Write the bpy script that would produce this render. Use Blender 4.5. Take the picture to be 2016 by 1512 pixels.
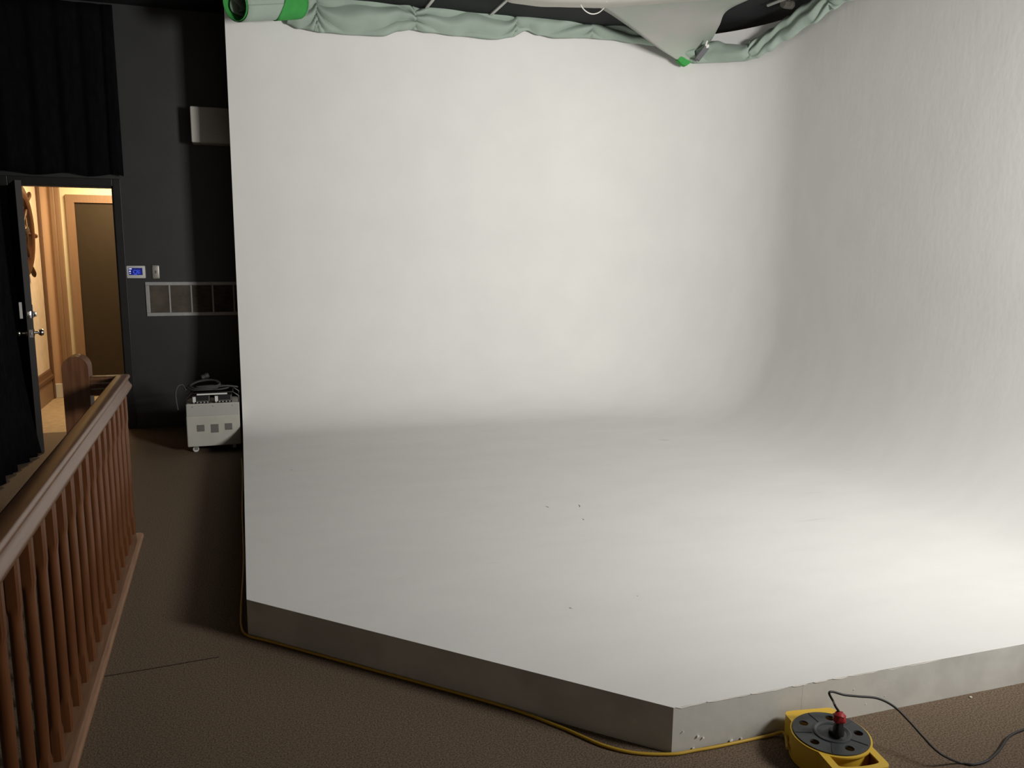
import bpy, bmesh, math, random
from mathutils import Vector, Matrix, noise
random.seed(7)
for o in list(bpy.data.objects):
    bpy.data.objects.remove(o)
sc = bpy.context.scene
COL = sc.collection
PI = math.pi

# ------------------------------------------------------------------ camera
# world axes: +x along the cyclorama back wall, +y into the room, z up (metres)
EYE = Vector((0.0, 0.0, 1.6))
FPX, YAW, PITCH, ROLL = 1605.3, 0.3203, 0.1667, 0.0104
_f = Vector((math.sin(YAW), math.cos(YAW), 0)); _r = Vector((math.cos(YAW), -math.sin(YAW), 0)); _u = Vector((0, 0, 1))
_fw = _f*math.cos(PITCH) - _u*math.sin(PITCH); _u2 = _u*math.cos(PITCH) + _f*math.sin(PITCH)
CR = _r*math.cos(ROLL) + _u2*math.sin(ROLL); CU = _u2*math.cos(ROLL) - _r*math.sin(ROLL)
cam = bpy.data.cameras.new('camera'); cam.sensor_width = 36.0; cam.lens = 36.0*FPX/2016.0
cam.clip_start = 0.05; cam.clip_end = 60
camo = bpy.data.objects.new('camera', cam); COL.objects.link(camo)
M3 = Matrix((CR, CU, -_fw)).transposed()
camo.matrix_world = Matrix.Translation(EYE) @ M3.to_4x4()
sc.camera = camo

# ------------------------------------------------------------------ view and light
sc.view_settings.view_transform = 'Standard'
sc.view_settings.look = 'None'
sc.view_settings.exposure = 0.0
sc.view_settings.gamma = 1.0
sc.view_settings.use_curve_mapping = False
world = bpy.data.worlds.new('world'); sc.world = world; world.use_nodes = True
world.node_tree.nodes['Background'].inputs[0].default_value = (1.0, 0.86, 0.72, 1)
world.node_tree.nodes['Background'].inputs[1].default_value = 0.34

def area(name, loc, target, size, power, col, sizey=None):
    l = bpy.data.lights.new(name, 'AREA'); l.energy = power; l.color = col
    l.shape = 'RECTANGLE'; l.size = size; l.size_y = sizey or size
    o = bpy.data.objects.new(name, l); COL.objects.link(o); o.location = loc
    o.rotation_euler = (Vector(target)-Vector(loc)).to_track_quat('-Z', 'Y').to_euler()
    return o
# the studio softbox on its stand, right of the camera and outside the picture
key = area('studio_softbox_light', (3.54, 0.66, 2.11), (1.8, 7.0, 3.0), 0.8, 174, (1.0, 0.972, 0.925))
key.data.spread = math.radians(146)
# ceiling lamp of the corridor
hall = area('corridor_ceiling_light', (-1.05, 8.75, 2.45), (-1.05, 8.75, 0), 0.5, 50, (1.0, 0.76, 0.46))

# ------------------------------------------------------------------ materials
def mat(name, col, rough=0.6, metal=0.0, spec=0.5, var=0.0, scale=8.0, stretch=(1, 1, 1), bump=0.0, bscale=40.0, bdist=0.01,
        emit=None, estr=0.0, col2=None, lo=0.35, hi=0.65, sheen=0.0, detail=4.0):
    m = bpy.data.materials.new(name); m.use_nodes = True
    nt = m.node_tree; b = nt.nodes['Principled BSDF']
    b.inputs['Roughness'].default_value = rough; b.inputs['Metallic'].default_value = metal
    b.inputs['Specular IOR Level'].default_value = spec
    if sheen: b.inputs['Sheen Weight'].default_value = sheen
    tc = nt.nodes.new('ShaderNodeTexCoord'); mp = nt.nodes.new('ShaderNodeMapping')
    mp.inputs['Scale'].default_value = stretch
    nt.links.new(tc.outputs['Object'], mp.inputs['Vector'])
    n = nt.nodes.new('ShaderNodeTexNoise'); n.inputs['Scale'].default_value = scale; n.inputs['Detail'].default_value = detail
    nt.links.new(mp.outputs['Vector'], n.inputs['Vector'])
    cr = nt.nodes.new('ShaderNodeValToRGB')
    c2 = col2 if col2 else tuple(max(0, c*(1-var)) for c in col)
    cr.color_ramp.elements[0].position = lo; cr.color_ramp.elements[0].color = (*c2, 1)
    cr.color_ramp.elements[1].position = hi; cr.color_ramp.elements[1].color = (*col, 1)
    nt.links.new(n.outputs['Fac'], cr.inputs['Fac'])
    nt.links.new(cr.outputs['Color'], b.inputs['Base Color'])
    if bump:
        n2 = nt.nodes.new('ShaderNodeTexNoise'); n2.inputs['Scale'].default_value = bscale; n2.inputs['Detail'].default_value = 5
        nt.links.new(mp.outputs['Vector'], n2.inputs['Vector'])
        bp = nt.nodes.new('ShaderNodeBump'); bp.inputs['Strength'].default_value = bump; bp.inputs['Distance'].default_value = bdist
        nt.links.new(n2.outputs['Fac'], bp.inputs['Height']); nt.links.new(bp.outputs['Normal'], b.inputs['Normal'])
    if emit:
        b.inputs['Emission Color'].default_value = (*emit, 1); b.inputs['Emission Strength'].default_value = estr
    return m

def add_worn_patches(m, col, scale, lo, hi, stretch=(1, 1, 1)):
    """chips and scuffs with a shape of their own over the base colour"""
    nt = m.node_tree; b = nt.nodes['Principled BSDF']
    src = b.inputs['Base Color'].links[0].from_socket
    tc = nt.nodes.new('ShaderNodeTexCoord'); mp = nt.nodes.new('ShaderNodeMapping'); mp.inputs['Scale'].default_value = stretch
    mp.inputs['Location'].default_value = (3.1, 1.7, 0.4)
    n = nt.nodes.new('ShaderNodeTexNoise'); n.inputs['Scale'].default_value = scale; n.inputs['Detail'].default_value = 6
    r = nt.nodes.new('ShaderNodeValToRGB'); r.color_ramp.elements[0].position = lo; r.color_ramp.elements[1].position = hi
    mx = nt.nodes.new('ShaderNodeMix'); mx.data_type = 'RGBA'; mx.inputs[7].default_value = (*col, 1)
    nt.links.new(tc.outputs['Object'], mp.inputs['Vector']); nt.links.new(mp.outputs['Vector'], n.inputs['Vector'])
    nt.links.new(n.outputs['Fac'], r.inputs['Fac']); nt.links.new(r.outputs['Color'], mx.inputs[0])
    nt.links.new(src, mx.inputs[6]); nt.links.new(mx.outputs[2], b.inputs['Base Color'])

MT = {}
MT['cyc'] = mat('white_studio_paint', (0.778, 0.776, 0.761), 0.75, spec=0.3, col2=(0.755, 0.753, 0.739), scale=2.6, stretch=(1, 2.2, 1), lo=0.38, hi=0.62, bump=0.08, bscale=14, bdist=0.01, detail=7)
MT['fascia'] = mat('grey_platform_paint', (0.55, 0.545, 0.51), 0.7, spec=0.3, col2=(0.47, 0.465, 0.435), scale=5, lo=0.4, hi=0.6, bump=0.25, bscale=22, bdist=0.004)
add_worn_patches(MT['fascia'], (0.60, 0.58, 0.53), 16, 0.72, 0.76)
MT['worn'] = mat('worn_white_edge', (0.74, 0.72, 0.67), 0.7, var=0.15, scale=30)
MT['carpet'] = mat('brown_carpet', (0.245, 0.183, 0.130), 0.95, spec=0.1, col2=(0.082, 0.060, 0.043), scale=185, lo=0.34, hi=0.66, bump=0.2, bscale=240, bdist=0.005, detail=7)
MT['seam'] = mat('carpet_seam', (0.02, 0.014, 0.01), 0.95, spec=0.05)
MT['blackwall'] = mat('black_wall_paint', (0.024, 0.0255, 0.0265), 0.5, spec=0.65, var=0.2, scale=3, bump=0.1, bscale=90, bdist=0.003)
MT['blacktrim'] = mat('black_trim_paint', (0.016, 0.016, 0.017), 0.5, spec=0.4, var=0.2, scale=6)
MT['curtain'] = mat('black_velvet', (0.0062, 0.0065, 0.008), 0.95, spec=0.03, var=0.3, scale=30, stretch=(1, 1, 0.3))
MT['ceil'] = mat('dark_ceiling', (0.022, 0.025, 0.026), 0.8, spec=0.2, var=0.2, scale=4)
MT['ceilbar'] = mat('white_ceiling_grid', (0.55, 0.55, 0.52), 0.5, var=0.05)
MT['tile'] = mat('pale_ceiling_tile', (0.45, 0.45, 0.42), 0.8, var=0.12, scale=60)
MT['rail'] = mat('varnished_oak', (0.165, 0.080, 0.040), 0.30, spec=0.9, col2=(0.115, 0.053, 0.025), scale=9, stretch=(7, 0.7, 7), lo=0.3, hi=0.7)
MT['railtop'] = MT['rail']
MT['baluster'] = mat('varnished_baluster_wood', (0.135, 0.050, 0.017), 0.32, spec=0.6, col2=(0.09, 0.030, 0.010), scale=9, stretch=(7, 7, 0.6), lo=0.3, hi=0.7)
MT['plate'] = mat('worn_base_wood', (0.30, 0.17, 0.10), 0.5, spec=0.4, col2=(0.20, 0.105, 0.06), scale=10, stretch=(8, 0.6, 8), lo=0.3, hi=0.7)
MT['post'] = mat('dark_post_wood', (0.17, 0.075, 0.035), 0.35, spec=0.5, col2=(0.11, 0.045, 0.02), scale=8, stretch=(7, 7, 0.6), lo=0.3, hi=0.7)
MT['hallcream'] = mat('cream_wall_paint', (0.72, 0.62, 0.42), 0.8, spec=0.2, var=0.05, scale=3)
MT['hallleft'] = mat('beige_wall_covering', (0.66, 0.54, 0.40), 0.85, spec=0.2, var=0.1, scale=12)
MT['orange'] = mat('tan_wood_panel', (0.60, 0.395, 0.25), 0.6, spec=0.3, var=0.03, scale=4)
MT['casing'] = mat('brown_wood_casing', (0.25, 0.155, 0.092), 0.5, spec=0.4, col2=(0.23, 0.14, 0.08), scale=8, stretch=(7, 7, 0.6))
MT['halltrim'] = mat('dark_wood_moulding', (0.14, 0.075, 0.042), 0.45, spec=0.4, col2=(0.12, 0.063, 0.035), scale=8, stretch=(7, 7, 0.6))
MT['halldoor'] = mat('dark_brown_door', (0.038, 0.027, 0.015), 0.7, spec=0.2, var=0.08, scale=14)
MT['hallfloor'] = mat('tan_corridor_floor', (0.42, 0.31, 0.19), 0.8, spec=0.2, var=0.18, scale=18)
MT['whitebase'] = mat('white_baseboard', (0.78, 0.76, 0.70), 0.5, var=0.05)
MT['wheel'] = mat('polished_mahogany', (0.055, 0.020, 0.008), 0.3, spec=0.35, col2=(0.035, 0.012, 0.005), scale=12)
MT['chrome'] = mat('polished_nickel', (0.75, 0.73, 0.70), 0.18, metal=1.0)
MT['greymetal'] = mat('grey_steel_guard', (0.33, 0.33, 0.31), 0.45, metal=0.6)
MT['alu'] = mat('aluminium_grille', (0.42, 0.42, 0.42), 0.5, metal=0.3, var=0.1, scale=30)
MT['dust'] = mat('dusty_louvre', (0.17, 0.145, 0.115), 0.8, var=0.3, scale=9)
MT['cover'] = mat('steel_wall_plate', (0.50, 0.48, 0.44), 0.35, metal=0.5)
MT['whiteplastic'] = mat('white_plastic', (0.70, 0.70, 0.68), 0.45, var=0.04)
MT['screen'] = mat('blue_screen', (0.002, 0.004, 0.03), 0.3, emit=(0.006, 0.010, 0.11), estr=1.0)
MT['icon'] = mat('screen_icon_blue', (0.02, 0.05, 0.4), 0.3, emit=(0.06, 0.12, 1.0), estr=1.0)
MT['iconw'] = mat('screen_text_white', (0.3, 0.3, 0.5), 0.3, emit=(0.65, 0.68, 1.0), estr=0.9)
MT['vent'] = mat('off_white_enamel', (0.62, 0.60, 0.55), 0.5, var=0.06)
MT['machine'] = mat('grey_beige_enamel', (0.52, 0.51, 0.46), 0.5, spec=0.4, col2=(0.46, 0.45, 0.40), scale=5)
MT['machinetop'] = mat('grey_enamel', (0.40, 0.40, 0.37), 0.5, spec=0.4, var=0.06, scale=5)
MT['greysq'] = mat('dark_grey_mesh', (0.16, 0.155, 0.14), 0.7, var=0.15, scale=200)
MT['black'] = mat('black_plastic', (0.012, 0.012, 0.013), 0.4, spec=0.5)
MT['blackcable'] = mat('black_rubber_cable', (0.022, 0.022, 0.024), 0.5, spec=0.4)
MT['greycable'] = mat('dark_grey_cable', (0.05, 0.05, 0.05), 0.55, spec=0.4)
MT['yellow'] = mat('yellow_plastic', (0.80, 0.51, 0.05), 0.38, spec=0.5, var=0.06, scale=6)
MT['yellowcord'] = mat('yellow_vinyl_cord', (0.52, 0.33, 0.035), 0.45, spec=0.4)
MT['disc'] = mat('dark_grey_plastic', (0.055, 0.06, 0.065), 0.35, spec=0.5, var=0.15, scale=20)
MT['red'] = mat('red_tape', (0.42, 0.02, 0.025), 0.55, var=0.3, scale=60)
MT['teal'] = mat('grey_green_muslin', (0.34, 0.42, 0.36), 0.9, spec=0.15, var=0.08, scale=6, bump=0.15, bscale=160, bdist=0.003, sheen=0.1)
MT['green'] = mat('chroma_green_foam', (0.055, 0.33, 0.075), 0.85, spec=0.15, var=0.12, scale=14)
MT['silk'] = mat('white_diffusion_silk', (0.66, 0.645, 0.60), 0.85, spec=0.15, var=0.05, scale=4)
MT['silkgrey'] = mat('grey_translucent_silk', (0.40, 0.395, 0.375), 0.8, spec=0.2, col2=(0.33, 0.38, 0.325), scale=1.5, lo=0.36, hi=0.56)
MT['clampgrey'] = mat('dark_grey_clamp', (0.11, 0.11, 0.12), 0.5, spec=0.4)
MT['whitetip'] = mat('white_clamp_tip', (0.75, 0.74, 0.70), 0.4)
MT['bronze'] = mat('dull_metal_lamp_body', (0.16, 0.15, 0.13), 0.4, metal=0.5, var=0.4, scale=40)
MT['flake'] = mat('white_paint_flake', (0.8, 0.78, 0.7), 0.7)
MT['mark'] = mat('dark_scuff', (0.20, 0.20, 0.19), 0.8)

# ------------------------------------------------------------------ helpers
def ray(px, py):
    return _fw + CR*((px-1008)/FPX) - CU*((py-756)/FPX)
def at(px, py, axis, val):
    d = ray(px, py); t = (val-EYE[axis])/d[axis]
    return EYE + d*t

def finish(name, bm, m, parent=None, smooth=False, angle=40):
    me = bpy.data.meshes.new(name)
    bmesh.ops.recalc_face_normals(bm, faces=bm.faces)
    bm.to_mesh(me); bm.free()
    mats = m if isinstance(m, (list, tuple)) else [m]
    for k in mats: me.materials.append(MT[k] if isinstance(k, str) else k)
    o = bpy.data.objects.new(name, me); COL.objects.link(o)
    if smooth:
        for p in me.polygons: p.use_smooth = True
        try:
            me.set_sharp_from_angle(angle=math.radians(angle))
        except Exception: pass
    if parent is not None:
        o.parent = parent
        o.matrix_parent_inverse = Matrix.Identity(4)
        pw = parent.matrix_basis.copy() if parent.parent is None else parent.parent.matrix_basis @ parent.matrix_basis
        o.matrix_basis = Matrix.Identity(4)
        # meshes are built in world coordinates: move vertices into the parent's space
        me.transform(pw.inverted())
    return o

def tag(o, label, cat, group=None):
    o['label'] = label; o['category'] = cat
    if group: o['group'] = group
    return o
def struct(o):
    o['kind'] = 'structure'; return o
def thing(name, loc, label, cat, group=None, rz=0.0):
    o = bpy.data.objects.new(name, None); COL.objects.link(o); o.empty_display_size = 0.1
    o.location = loc; o.rotation_euler = (0, 0, rz)
    o.matrix_basis = Matrix.Translation(Vector(loc)) @ Matrix.Rotation(rz, 4, 'Z')
    return tag(o, label, cat, group)

def box(bm, lo, hi, bev=0.0, M=None, mi=0, seg=2):
    lo = Vector(lo); hi = Vector(hi)
    r = bmesh.ops.create_cube(bm, size=1.0)
    vs = r['verts']
    for v in vs:
        v.co = Vector((lo[i] + (v.co[i]+0.5)*(hi[i]-lo[i]) for i in range(3)))
    fs = set(f for v in vs for f in v.link_faces)
    if bev > 0:
        es = set(e for v in vs for e in v.link_edges)
        rb = bmesh.ops.bevel(bm, geom=list(es), offset=bev, segments=seg, profile=0.5, affect='EDGES')
        vs = set(v for f in rb['faces'] for v in f.verts) | set(v for v in vs if v.is_valid)
        fs = set(f for v in vs for f in v.link_faces)
    for f in fs: f.material_index = mi
    if M is not None:
        for v in set(v for f in fs for v in f.verts): v.co = M @ v.co
    return fs

def boxo(name, lo, hi, m, parent=None, bev=0.0, M=None):
    bm = bmesh.new(); box(bm, lo, hi, bev, M)
    return finish(name, bm, m, parent)

def prism(bm, pts, axis_vec, mi=0):
    """extrude a closed planar polygon by axis_vec"""
    a = [bm.verts.new(p) for p in pts]; b = [bm.verts.new(Vector(p)+Vector(axis_vec)) for p in pts]
    n = len(pts); fs = [bm.faces.new(a), bm.faces.new(b[::-1])]
    for i in range(n): fs.append(bm.faces.new((a[i], a[(i+1) % n], b[(i+1) % n], b[i])))
    for f in fs: f.material_index = mi
    return fs

def lathe(bm, prof, center, seg=20, axis=(0, 0, 1), mi=0, cap=True):
    """prof: list of (r, h) along axis from center"""
    ax = Vector(axis).normalized(); t = Vector((1, 0, 0)) if abs(ax.x) < 0.9 else Vector((0, 1, 0))
    e1 = ax.cross(t).normalized(); e2 = ax.cross(e1)
    rings = []
    for r, h in prof:
        rings.append([bm.verts.new(Vector(center)+ax*h+(e1*math.cos(2*PI*k/seg)+e2*math.sin(2*PI*k/seg))*r) for k in range(seg)])
    for i in range(len(rings)-1):
        for k in range(seg):
            f = bm.faces.new((rings[i][k], rings[i][(k+1) % seg], rings[i+1][(k+1) % seg], rings[i+1][k])); f.material_index = mi
    if cap:
        for ring in (rings[0], rings[-1]):
            if len(ring) > 2:
                f = bm.faces.new(ring); f.material_index = mi

def catmull(pts, n=8):
    pts = [Vector(p) for p in pts]; P = [pts[0]*2-pts[1]] + pts + [pts[-1]*2-pts[-2]]
    out = []
    for i in range(1, len(P)-2):
        for k in range(n):
            t = k/n
            a, b, c, d = P[i-1], P[i], P[i+1], P[i+2]
            out.append(0.5*((2*b) + (c-a)*t + (2*a-5*b+4*c-d)*t*t + (3*b-a-3*c+d)*t**3))
    out.append(pts[-1]); return out

def tube(bm, pts, r, seg=8, mi=0, smooth=8):
    P = catmull(pts, smooth) if smooth else [Vector(p) for p in pts]
    rr = r if callable(r) else (lambda s: r)
    rings = []; N = Vector((0, 0, 1)); n = len(P)
    T0 = (P[1]-P[0]).normalized()
    if abs(T0.dot(N)) > 0.95: N = Vector((1, 0, 0))
    for i, p in enumerate(P):
        T = (P[min(i+1, n-1)]-P[max(i-1, 0)]).normalized()
        N = (N - T*N.dot(T)).normalized(); B = T.cross(N)
        q = rr(i/(n-1))
        rings.append([bm.verts.new(p+(N*math.cos(2*PI*k/seg)+B*math.sin(2*PI*k/seg))*q) for k in range(seg)])
    for i in range(n-1):
        for k in range(seg):
            f = bm.faces.new((rings[i][k], rings[i][(k+1) % seg], rings[i+1][(k+1) % seg], rings[i+1][k])); f.material_index = mi
    for ring in (rings[0], rings[-1]):
        f = bm.faces.new(ring); f.material_index = mi

def tubeo(name, pts, r, m, parent=None, seg=8, smooth=8):
    bm = bmesh.new(); tube(bm, pts, r, seg, 0, smooth); return finish(name, bm, m, parent, True, 60)

def lerp_tab(tab, x):
    if x <= tab[0][0]: return tab[0][1]
    for (a, b), (c, d) in zip(tab, tab[1:]):
        if x <= c:
            t = (x-a)/(c-a); t = t*t*(3-2*t)
            return b+(d-b)*t
    return tab[-1][1]

# ------------------------------------------------------------------ room shell
HP = 0.160                  # platform height
XL, YB, XR = -0.033, 6.98, 4.24
YW = 7.65                   # black wall
ZC = 3.50                   # ceiling
DL, DR, DT = -1.74, -0.978, 2.06   # doorway

struct(boxo('floor', (-2.4, -4.0, -0.1), (6.5, YW, 0.0), 'carpet'))
bm = bmesh.new()
s0 = at(196, 1333, 2, 0.001); s1 = at(300, 1316, 2, 0.001); s2 = at(432, 1293, 2, 0.001)
for a, b in ((s0, s1), (s1, s2)):
    d = (b-a).normalized(); n = Vector((-d.y, d.x, 0))*0.0022
    bm.faces.new([bm.verts.new(p) for p in (a-n, b-n, b+n, a+n)])
o = struct(finish('trim_1', bm, 'seam'))

bm = bmesh.new()
box(bm, (-2.4, YW, 0), (DL, YW+0.12, ZC)); box(bm, (DR, YW, 0), (6.5, YW+0.12, ZC)); box(bm, (DL, YW, DT), (DR, YW+0.12, ZC))
struct(finish('wall_back', bm, 'blackwall'))
struct(boxo('wall_left', (-2.52, -4.0, 0), (-2.4, YW+0.12, ZC), 'blackwall'))
struct(boxo('ceiling', (-2.4, -4.0, ZC), (6.5, YW, ZC+0.1), 'ceil'))
# door casing (black)
bm = bmesh.new()
box(bm, (DR, YW-0.018, 0), (DR+0.062, YW, DT+0.062), 0.005); box(bm, (DL-0.062, YW-0.018, 0), (DL, YW, DT+0.062), 0.005)
box(bm, (DL, YW-0.018, DT), (DR, YW, DT+0.062), 0.005)
box(bm, (DR-0.012, YW, 0), (DR, YW+0.12, DT)); box(bm, (DL, YW+0.0, 0), (DL+0.012, YW+0.12, DT)); box(bm, (DL, YW, DT-0.012), (DR, YW+0.12, DT))
struct(finish('trim_2', bm, 'blacktrim'))

# corridor behind the doorway
YH = 9.42
struct(boxo('floor_corridor', (-1.95, YW, -0.1), (0.6, YH+0.1, 0.002), 'hallfloor'))
struct(boxo('wall_corridor_left', (-2.0, YW+0.12, 0.002), (-1.90, YH+0.12, 2.6), 'hallleft'))
struct(boxo('wall_corridor_right', (0.5, YW+0.12, 0.002), (0.6, YH+0.12, 2.6), 'hallcream'))
struct(boxo('wall_corridor_back', (-1.90, YH, 0.002), (0.5, YH+0.12, 2.6), 'hallcream'))
struct(boxo('ceiling_corridor', (-2.0, YW+0.12, 2.6), (0.6, YH+0.12, 2.7), 'hallcream'))
# tan panel between two wooden trims, white baseboard under it
struct(boxo('trim_3', (-1.885, YH-0.02, 0.15), (-1.785, YH, 2.6), 'orange'))
bm = bmesh.new(); box(bm, (-1.90, YH-0.07, 0.0), (-1.872, YH, 2.6), 0.006); struct(finish('trim_4', bm, 'halltrim'))
bm = bmesh.new(); box(bm, (-1.785, YH-0.05, 0.0), (-1.74, YH, 2.6), 0.008); box(bm, (-1.745, YH-0.035, 0.0), (-1.695, YH, 2.6), 0.008); struct(finish('trim_5', bm, 'casing'))
struct(boxo('baseboard_corridor_back', (-1.872, YH-0.028, 0.002), (-1.785, YH, 0.15), 'whitebase', bev=0.004))
for nm, mm, pr in (('trim_20', 'halltrim', ((0, .20), (.018, .20), (.018, .212), (.030, .220), (.030, .250), (.020, .262), (.012, .31), (0, .32))), ('baseboard_corridor_left', 'casing', ((0, .002), (.014, .002), (.014, .20), (0, .20)))):
    bm = bmesh.new(); prism(bm, [Vector((-1.90+x, YW+0.14, z)) for x, z in pr], (0, YH-0.07-YW-0.14, 0)); struct(finish(nm, bm, mm))
# dark door with brown casing at the end of the corridor
bm = bmesh.new()
CL, CR_, CT, CW = -1.645, -0.685, 2.075, 0.078
for pts in ([(CL, 0.002), (CL, CT), (CL+CW, CT-CW), (CL+CW, 0.002)], [(CR_, 0.002), (CR_-CW, 0.002), (CR_-CW, CT-CW), (CR_, CT)], [(CL, CT), (CR_, CT), (CR_-CW, CT-CW), (CL+CW, CT-CW)]):
    prism(bm, [Vector((x, YH, z)) for x, z in pts], (0, -0.03, 0))
struct(finish('trim_6', bm, 'casing'))
d2 = struct(boxo('door_2', (-1.565, YH-0.014, 0.006), (-0.765, YH, 2.0), 'halldoor', bev=0.002))
bm = bmesh.new(); lathe(bm, [(0.028, 0), (0.028, 0.006), (0.010, 0.01), (0.010, 0.04), (0.024, 0.05), (0.028, 0.065), (0.02, 0.08), (0.002, 0.083)], (-0.83, YH-0.014, 0.95), 16, (0, -1, 0))
finish('door_knob', bm, 'chrome', d2, True)

# black entrance door, standing open into the room
hinge = Vector((DL+0.012, YW-0.012, 0)); tip = Vector((-1.508, 6.90, 0))
dv = (tip-hinge).normalized(); dn = Vector((dv.y, -dv.x, 0))      # dn points to the left (-x) side
if dn.x > 0: dn = -dn
L = 0.775
MD = Matrix((( -dn.x, dv.x, 0, hinge.x), (-dn.y, dv.y, 0, hinge.y), (0, 0, 1, 0.008), (0, 0, 0, 1)))   # local x: right face normal, y: along the leaf
bm = bmesh.new(); box(bm, (-0.022, 0.0, 0.0), (0.022, L, 2.035), 0.003, MD)
door1 = struct(finish('door_1', bm, 'blacktrim'))
def dpart(name, m, fn, smooth=False, parent=door1):
    b = bmesh.new(); fn(b)
    for v in b.verts: v.co = MD @ v.co
    return finish(name, b, m, parent, smooth)
knobp = [(0.031, 0), (0.031, 0.005), (0.012, 0.009), (0.011, 0.030), (0.020, 0.036), (0.0275, 0.047), (0.028, 0.056), (0.022, 0.066), (0.004, 0.070)]
dpart('door_knob', 'chrome', lambda b: lathe(b, knobp, (0.022, L-0.065, 0.915), 20, (1, 0, 0)), True)
dpart('door_knob', 'chrome', lambda b: lathe(b, knobp, (-0.022, L-0.065, 0.915), 20, (-1, 0, 0)), True)
dpart('latch_plate', 'chrome', lambda b: (box(b, (-0.013, L-0.001, 0.885), (0.013, L+0.002, 0.945), 0.001), box(b, (-0.006, L, 0.905), (0.006, L+0.010, 0.925), 0.002)))
dpart('deadbolt_plate', 'chrome', lambda b: (box(b, (-0.013, L-0.001, 1.025), (0.013, L+0.002, 1.082), 0.001), lathe(b, [(0.009, 0), (0.009, 0.004), (0.006, 0.005)], (0, L+0.001, 1.054), 14, (0, 1, 0))), True)
dpart('thumb_turn', 'chrome', lambda b: (lathe(b, [(0.024, 0), (0.024, 0.012), (0.018, 0.018)], (0.022, L-0.06, 1.054), 18, (1, 0, 0)), box(b, (0.038, L-0.066, 1.036), (0.052, L-0.054, 1.072), 0.003)), True)
dpart('latch_guard', 'greymetal', lambda b: box(b, (0.022, L-0.05, 1.03), (0.026, L+0.004, 1.13), 0.001))
dpart('latch_guard', 'greymetal', lambda b: box(b, (-0.062, L-0.012, 1.028), (-0.042, L-0.006, 1.15), 0.001))
def hinges(b):
    for z in (0.2, 1.0, 1.82): lathe(b, [(0.007, 0), (0.007, 0.09)], (0.02, -0.004, z), 10)
dpart('hinge', 'greymetal', hinges)

# ------------------------------------------------------------------ cyclorama
cyc = thing('cyclorama', (XL, YB, 0), 'large white studio cyclorama with curved seamless walls on a low platform', 'cyclorama')
RC, RV, RZ, ZT = 1.30, 0.68, 1.05, 3.42     # corner radius, depth and height of the cove, top
path = []   # (point, inward normal)
nseg = 24
for i in range(nseg+1): path.append((Vector((XL+(XR-RC-XL)*i/nseg, YB, 0)), Vector((0, -1, 0))))
for i in range(1, 25):
    a = PI/2*(1-i/24); c = Vector((XR-RC, YB-RC, 0)); d = Vector((math.cos(a), math.sin(a), 0))
    path.append((c+d*RC, -d))
YF = 2.085
for i in range(1, nseg+1): path.append((Vector((XR, YB-RC+(YF-YB+RC)*i/nseg, 0)), Vector((-1, 0, 0))))
prof = [(0.0, ZT - (ZT-HP-RZ)*k/14) for k in range(14)]
for k in range(0, 29):
    t = k/28; prof.append((RV*t*t, HP+RZ*(1-t)*(1-t)))
def widen(p):       # the cove is a little deeper along the right wall
    t = min(1.0, max(0.0, (p.x-1.2)/2.6)); return 1.0+0.12*t*t*(3-2*t)
bm = bmesh.new(); grid = []
for p, n in path:
    w_ = widen(p)
    grid.append([bm.verts.new(p+n*o_*w_+Vector((0, 0, z))) for o_, z in prof])
for i in range(len(grid)-1):
    for k in range(len(prof)-1):
        bm.faces.new((grid[i][k], grid[i+1][k], grid[i+1][k+1], grid[i][k+1]))
o = finish('seamless_wall', bm, 'cyc', cyc, True, 80)
# thickness of the shell (away from the lit side)
bm = bmesh.new(); outer = []
TH = 0.05
for p, n in path:
    outer.append([bm.verts.new(p-n*TH+Vector((0, 0, z))) for z in (0.0, ZT)] + [bm.verts.new(p-n*0.0+Vector((0, 0, ZT)))])
for i in range(len(outer)-1):
    bm.faces.new((outer[i][0], outer[i][1], outer[i+1][1], outer[i+1][0]))
    bm.faces.new((outer[i][1], outer[i][2], outer[i+1][2], outer[i+1][1]))
finish('wall_framing', bm, 'fascia', cyc)
# plywood gussets closing the ends of the cove
bm = bmesh.new()
pts = [Vector((XL, YB-o_, z)) for o_, z in prof] + [Vector((XL, YB-RV, 0)), Vector((XL, YB+TH, 0)), Vector((XL, YB+TH, ZT))]
bm.faces.new([bm.verts.new(p) for p in pts])
finish('end_panel', bm, 'fascia', cyc)
bm = bmesh.new()
pts = [Vector((XR-o_*1.12, YF, z)) for o_, z in prof] + [Vector((XR-RV*1.12, YF, 0)), Vector((XR+TH, YF, 0)), Vector((XR+TH, YF, ZT))]
bm.faces.new([bm.verts.new(p) for p in pts])
finish('end_panel', bm, 'fascia', cyc)
# platform floor
AX, AY, CX, CY = XL, 3.335, 1.249, 2.100
inner = [p+n*RV*widen(p)+Vector((0, 0, HP)) for p, n in path]
bm = bmesh.new()
ring = [Vector((AX, AY, HP)), Vector((CX, CY, HP)), Vector((inner[-1].x, YF, HP))] + inner[::-1]
vs = [bm.verts.new(p) for p in ring]
f = bm.faces.new(vs); bmesh.ops.triangulate(bm, faces=[f])
finish('platform_floor', bm, 'cyc', cyc)
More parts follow.
